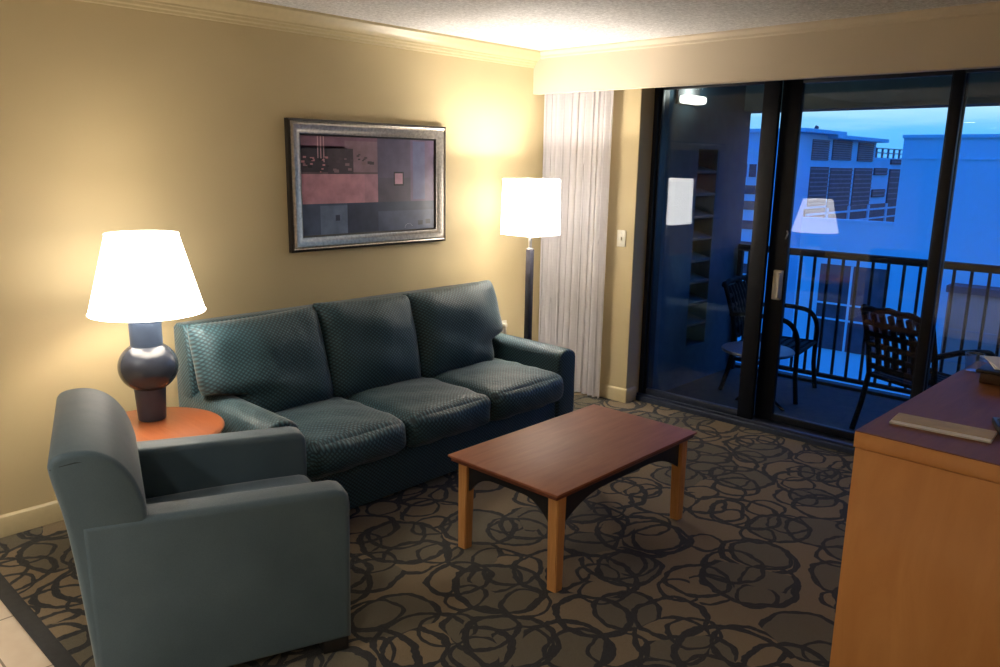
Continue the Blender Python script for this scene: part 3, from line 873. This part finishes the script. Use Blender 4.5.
def balcony_table():
    r = thing('balcony_table', 'small round dark table standing on the balcony beside a chair', 'side table', (1.475, .785, -.015))
    MB().lathe([(.235, .415), (.245, .42), (.248, .430), (.243, .438), (.001, .440)], seg=48, cap=False).lathe([(.001, .415), (.235, .415)], seg=48, cap=False).build('table_top', 'table_out', r, angle=30)
    for k in range(3):
        a = 2 * pi * k / 3 + .5
        MB().tube([(.17 * cos(a), .17 * sin(a), .42), (.07 * cos(a), .07 * sin(a), .25), (.10 * cos(a), .10 * sin(a), .1), (.21 * cos(a), .21 * sin(a), .0)], .012).build('leg', 'cast', r)
    MB().lathe([(.085, .20), (.085, .215)], seg=24).build('stretcher', 'cast', r, angle=30)
balcony_table()

# ------------------------------------------------------------------ town beyond the balcony
struct(MB().box(-60, 60, 3, 140, -14.4, -14).build('ground', 'asphalt', smooth=False))
bd = 'building'
# big blank building across the street
r = thing('apartment_building', 'big blank-walled pale building across the street behind the railing', bd, (-1, 22, -14))
gz = 14
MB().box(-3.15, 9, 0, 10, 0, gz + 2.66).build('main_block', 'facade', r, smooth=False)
MB().box(-3.18, 9, -.03, .2, gz + 1.98, gz + 2.02).box(-3.18, 9, -.06, .3, gz + 2.60, gz + 2.70).build('coping', 'facade', r, smooth=False)
MB().box(-6.05, -3.15, 0, .5, 0, gz + .02).box(-6.05, -3.15, -.03, .25, gz - .02, gz + .06).build('low_wing', 'facade', r, smooth=False)
def bwin(x0, x1, z0, z1, mull, trans):
    f = MB().box(x0, x1, -.05, .02, gz + z0, gz + z1).build('window', 'dark_open', r, smooth=False)
    m = MB()
    for x in mull: m.box(x - .035, x + .035, -.09, -.04, gz + z0, gz + z1)
    for z in trans: m.box(x0, x1, -.08, -.04, gz + z - .03, gz + z + .03)
    m.build('mullion', 'facade', f, smooth=False)
bwin(-5.25, -3.12, -4.25, -1.42, [-4.22], [-2.70, -3.22])
# weathered low annex to the right
r2 = thing('annex_building', 'low grey-brown stucco building right of the big blank one', bd, (1.95, 21.55, -14))
MB().box(-4.15, 6, -.3, .35, 0, gz - 1.80).build('wall_block', 'grey_wall', r2, smooth=False)
MB().box(-4.2, 6, -.40, .36, gz - 1.80, gz - 1.60).build('coping', 'dark_open', r2, smooth=False)
for k in range(3): MB().box(-4.15, 6, -.325, -.29, gz - 2.9 - .95 * k, gz - 2.86 - .95 * k).build('score_line', 'slat_metal', r2, smooth=False)
# tower with louvred stair windows
r3 = thing('tower_building', 'pale tower with tall louvred window strips under flat roofs', bd, (-12, 32.6, -14))
def T(x0, x1, y0, y1, z0, z1): return MB().box(x0, x1, y0 - 32.6, y1 - 32.6, gz + z0, gz + z1)
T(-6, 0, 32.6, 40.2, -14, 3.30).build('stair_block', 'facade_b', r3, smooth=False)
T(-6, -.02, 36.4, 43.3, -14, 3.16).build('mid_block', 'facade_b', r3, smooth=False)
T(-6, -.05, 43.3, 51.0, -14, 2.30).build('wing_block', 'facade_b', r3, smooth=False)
T(-6.2, .5, 32.3, 37.3, 3.30, 3.46).build('roof_slab', 'facade_b', r3, smooth=False)
T(-6.2, .5, 36.2, 43.7, 3.12, 3.30).build('roof_slab', 'facade_b', r3, smooth=False)
def twin(y0, y1, z0, z1, slats=9, mull=True):
    f = T(-.1, .03, y0, y1, z0, z1).build('window', 'dark_open', r3, smooth=False)
    m = MB()
    for k in range(slats):
        z = z0 + (z1 - z0) * (k + .5) / slats
        m.box(.02, .07, y0 - 32.6, y1 - 32.6, gz + z - .025, gz + z + .03)
    m.build('louvre', 'slat_metal', f, smooth=False)
for a in [(34.36, 36.41, 2.04, 3.03), (34.4, 36.69, -.18, 1.73), (36.9, 39.5, 2.08, 3.08), (36.9, 39.9, -.33, 1.69), (40.5, 42.8, 2.06, 3.05), (40.3, 43.0, -.42, 1.71)]: twin(*a)
for a in [(43.4, 45.5, 1.33, 1.73), (43.4, 45.5, .08, .53)]: twin(*a, slats=2)
for a in [(46.05, 47.9, -.55, 1.68), (48.4, 50.4, -.55, 1.68)]: twin(*a, slats=7)
for a in [(46.05, 47.9, 1.95, 2.25), (48.4, 50.4, 1.95, 2.25)]: twin(*a, slats=1)
rr = MB()
for z in (2.55, 2.80): rr.box(-.1, .0, 43.4 - 32.6, 51 - 32.6, gz + z, gz + z + .05)
for k in range(8): rr.box(-.1, .0, 43.5 + k - 32.6, 43.57 + k - 32.6, gz + 2.3, gz + 2.84)
rr.build('roof_railing', 'slat_metal', r3, smooth=False)
T(-.2, .12, 34.1, 50.8, -1.72, -.30).build('parking_opening', 'dark_open', r3, smooth=False)
pr = MB()
for y in (36.5, 39.5, 42.5, 45.5, 48.5): pr.box(.1, .2, y - 32.6, y + .25 - 32.6, gz - 1.72, gz - .3)
pr.box(.1, .2, 34.1 - 32.6, 50.8 - 32.6, gz - .62, gz - .52).box(.1, .22, 34.1 - 32.6, 50.8 - 32.6, gz - 1.12, gz - 1.04)
pr.build('parking_rail', 'facade_b', r3, smooth=False)
MB().tube([(-1, 4.2, gz + 3.4), (-1, 4.5, gz + 3.75), (-1, 4.7, gz + 3.7)], .07, 6).build('roof_vent', 'dark_open', r3)
# left building with parking decks
r4 = thing('parking_garage', 'pale parking garage with dark horizontal openings far left of the tower', bd, (-13, 26, -14))
MB().box(-6, 3.15, 0, 1.4, 0, gz + 2.33).build('deck_block', 'facade_b', r4, smooth=False)
for z0, z1 in ((1.28, 1.78), (.60, .95), (-.02, .33), (-.80, -.45), (-1.7, -1.3), (-2.6, -2.2), (-3.5, -3.1)):
    MB().box(-5.8, 3.0, -.04, .02, gz + z0, gz + z1).build('deck_opening', 'dark_open', r4, smooth=False)
b = MB()
for k in range(22): b.box(-5.7 + .4 * k, -5.62 + .4 * k, -.06, .0, gz + 1.28, gz + 1.78)
b.build('opening_post', 'facade_b', r4, smooth=False)
MB().tube([(2.47, .6, gz + 2.3), (2.47, .6, gz + 3.1)], .03, 6).build('antenna', 'slat_metal', r4)
# street furniture seen between door frame and balcony wall
def street_lamp(loc, label, h):
    q = thing('street_lamp', label, 'street lamp', loc, 0, None)
    MB().tube([(0, 0, 0), (0, 0, h), (.25, -.1, h + .1)], .035, 8).build('pole', 'slat_metal', q)
    MB().lathe([(.06, 0), (.13, .02), (.11, .07), (.03, .10)], (.3, -.12, h + .05), 12).build('lamp_head', 'street_light', q)
street_lamp((-9.43, 24, -14), 'slim street lamp in front of the parking garage', 14.3)
q = thing('street_sign', 'small blue lit street sign low in front of the parking garage', 'sign', (-9.4, 20, -14))
MB().tube([(0, 0, 0), (0, 0, 9.6)], .05, 8).build('post', 'slat_metal', q)
MB().box(-.16, .16, -.06, .06, 9.5, 10.7, .03).build('panel', 'sign_light', q)

# added glow of unknown source, built as a fixture under the balcony ceiling
q = thing('added_balcony_glow', 'added glow high on the slotted side wall, shaped as a wall light', 'lamp', (.80, .80, 2.11))
MB().box(0, .02, -.20, .10, -.01, .12, .004).build('back_plate', 'balcony_slot', q, angle=30)
MB().rcush((.055, -.06, .022), (.05, .12, .028), .02, (.008, 0, 0), 10).build('lens', 'added_balcony_glow', q)

point('added_glow_point', (.90, .74, 2.20), 1.6, (.92, 1, .9), .03)  # added point light that brightens the wall above the lens

# ------------------------------------------------------------------ sky
w = bpy.data.worlds.new('dusk_sky'); SC.world = w; w.use_nodes = True
nt = w.node_tree; nt.nodes.clear(); g = G(nt)
out = nt.nodes.new('ShaderNodeOutputWorld'); bg = nt.nodes.new('ShaderNodeBackground')
co = g.coord('Generated'); x, y, z = g.sep(co)
cl = g.noise(g.mapping(co, scale=(2.2, 2.2, 26)), 2.2, 5, .55, dist=.4)
f = g.math('ADD', z, g.math('MULTIPLY', g.math('SUBTRACT', cl, .5), .035))
sky = g.ramp(f, [(0, (.05, .28, .72)), (.04, (.08, .33, .66)), (.075, (.36, .56, .62)), (.115, (.14, .36, .60)), (.25, (.012, .21, .95)), (1, (.005, .18, 1.0))])
low = g.math('GREATER_THAN', z, -.02)
c = g.mix(low, (.01, .03, .09), sky)
g.link(c, bg.inputs[0]); bg.inputs[1].default_value = 1.0
g.link(bg.outputs[0], out.inputs[0])

# ------------------------------------------------------------------ camera
cam = bpy.data.cameras.new('camera'); co = bpy.data.objects.new('camera', cam); COL.objects.link(co); SC.camera = co
F_, YAW, PIT, ROLL = 790.27, -.751, -.213, .017
P_ = (3.851, -4.428, 1.676)
cam.sensor_width = 36; cam.lens = F_ * 36 / 1000; cam.clip_start = .02; cam.clip_end = 400
fwd = Vector((sin(YAW) * cos(PIT), cos(YAW) * cos(PIT), sin(PIT)))
right = Vector((cos(YAW), -sin(YAW), 0)); up = right.cross(fwd)
r2 = cos(ROLL) * right + sin(ROLL) * up; u2 = -sin(ROLL) * right + cos(ROLL) * up
mw = Matrix((r2, u2, -fwd)).transposed().to_4x4(); mw.translation = P_
co.matrix_world = mw

SC.view_settings.view_transform = 'Standard'; SC.view_settings.look = 'None'
SC.view_settings.gamma = 1; SC.view_settings.exposure = 1.0; SC.view_settings.use_curve_mapping = False
try:
    SC.cycles.use_denoising = True; SC.cycles.max_bounces = 10; SC.cycles.transparent_max_bounces = 16; SC.cycles.sample_clamp_indirect = 8
    SC.cycles.caustics_reflective = False; SC.cycles.caustics_refractive = False
except Exception: pass
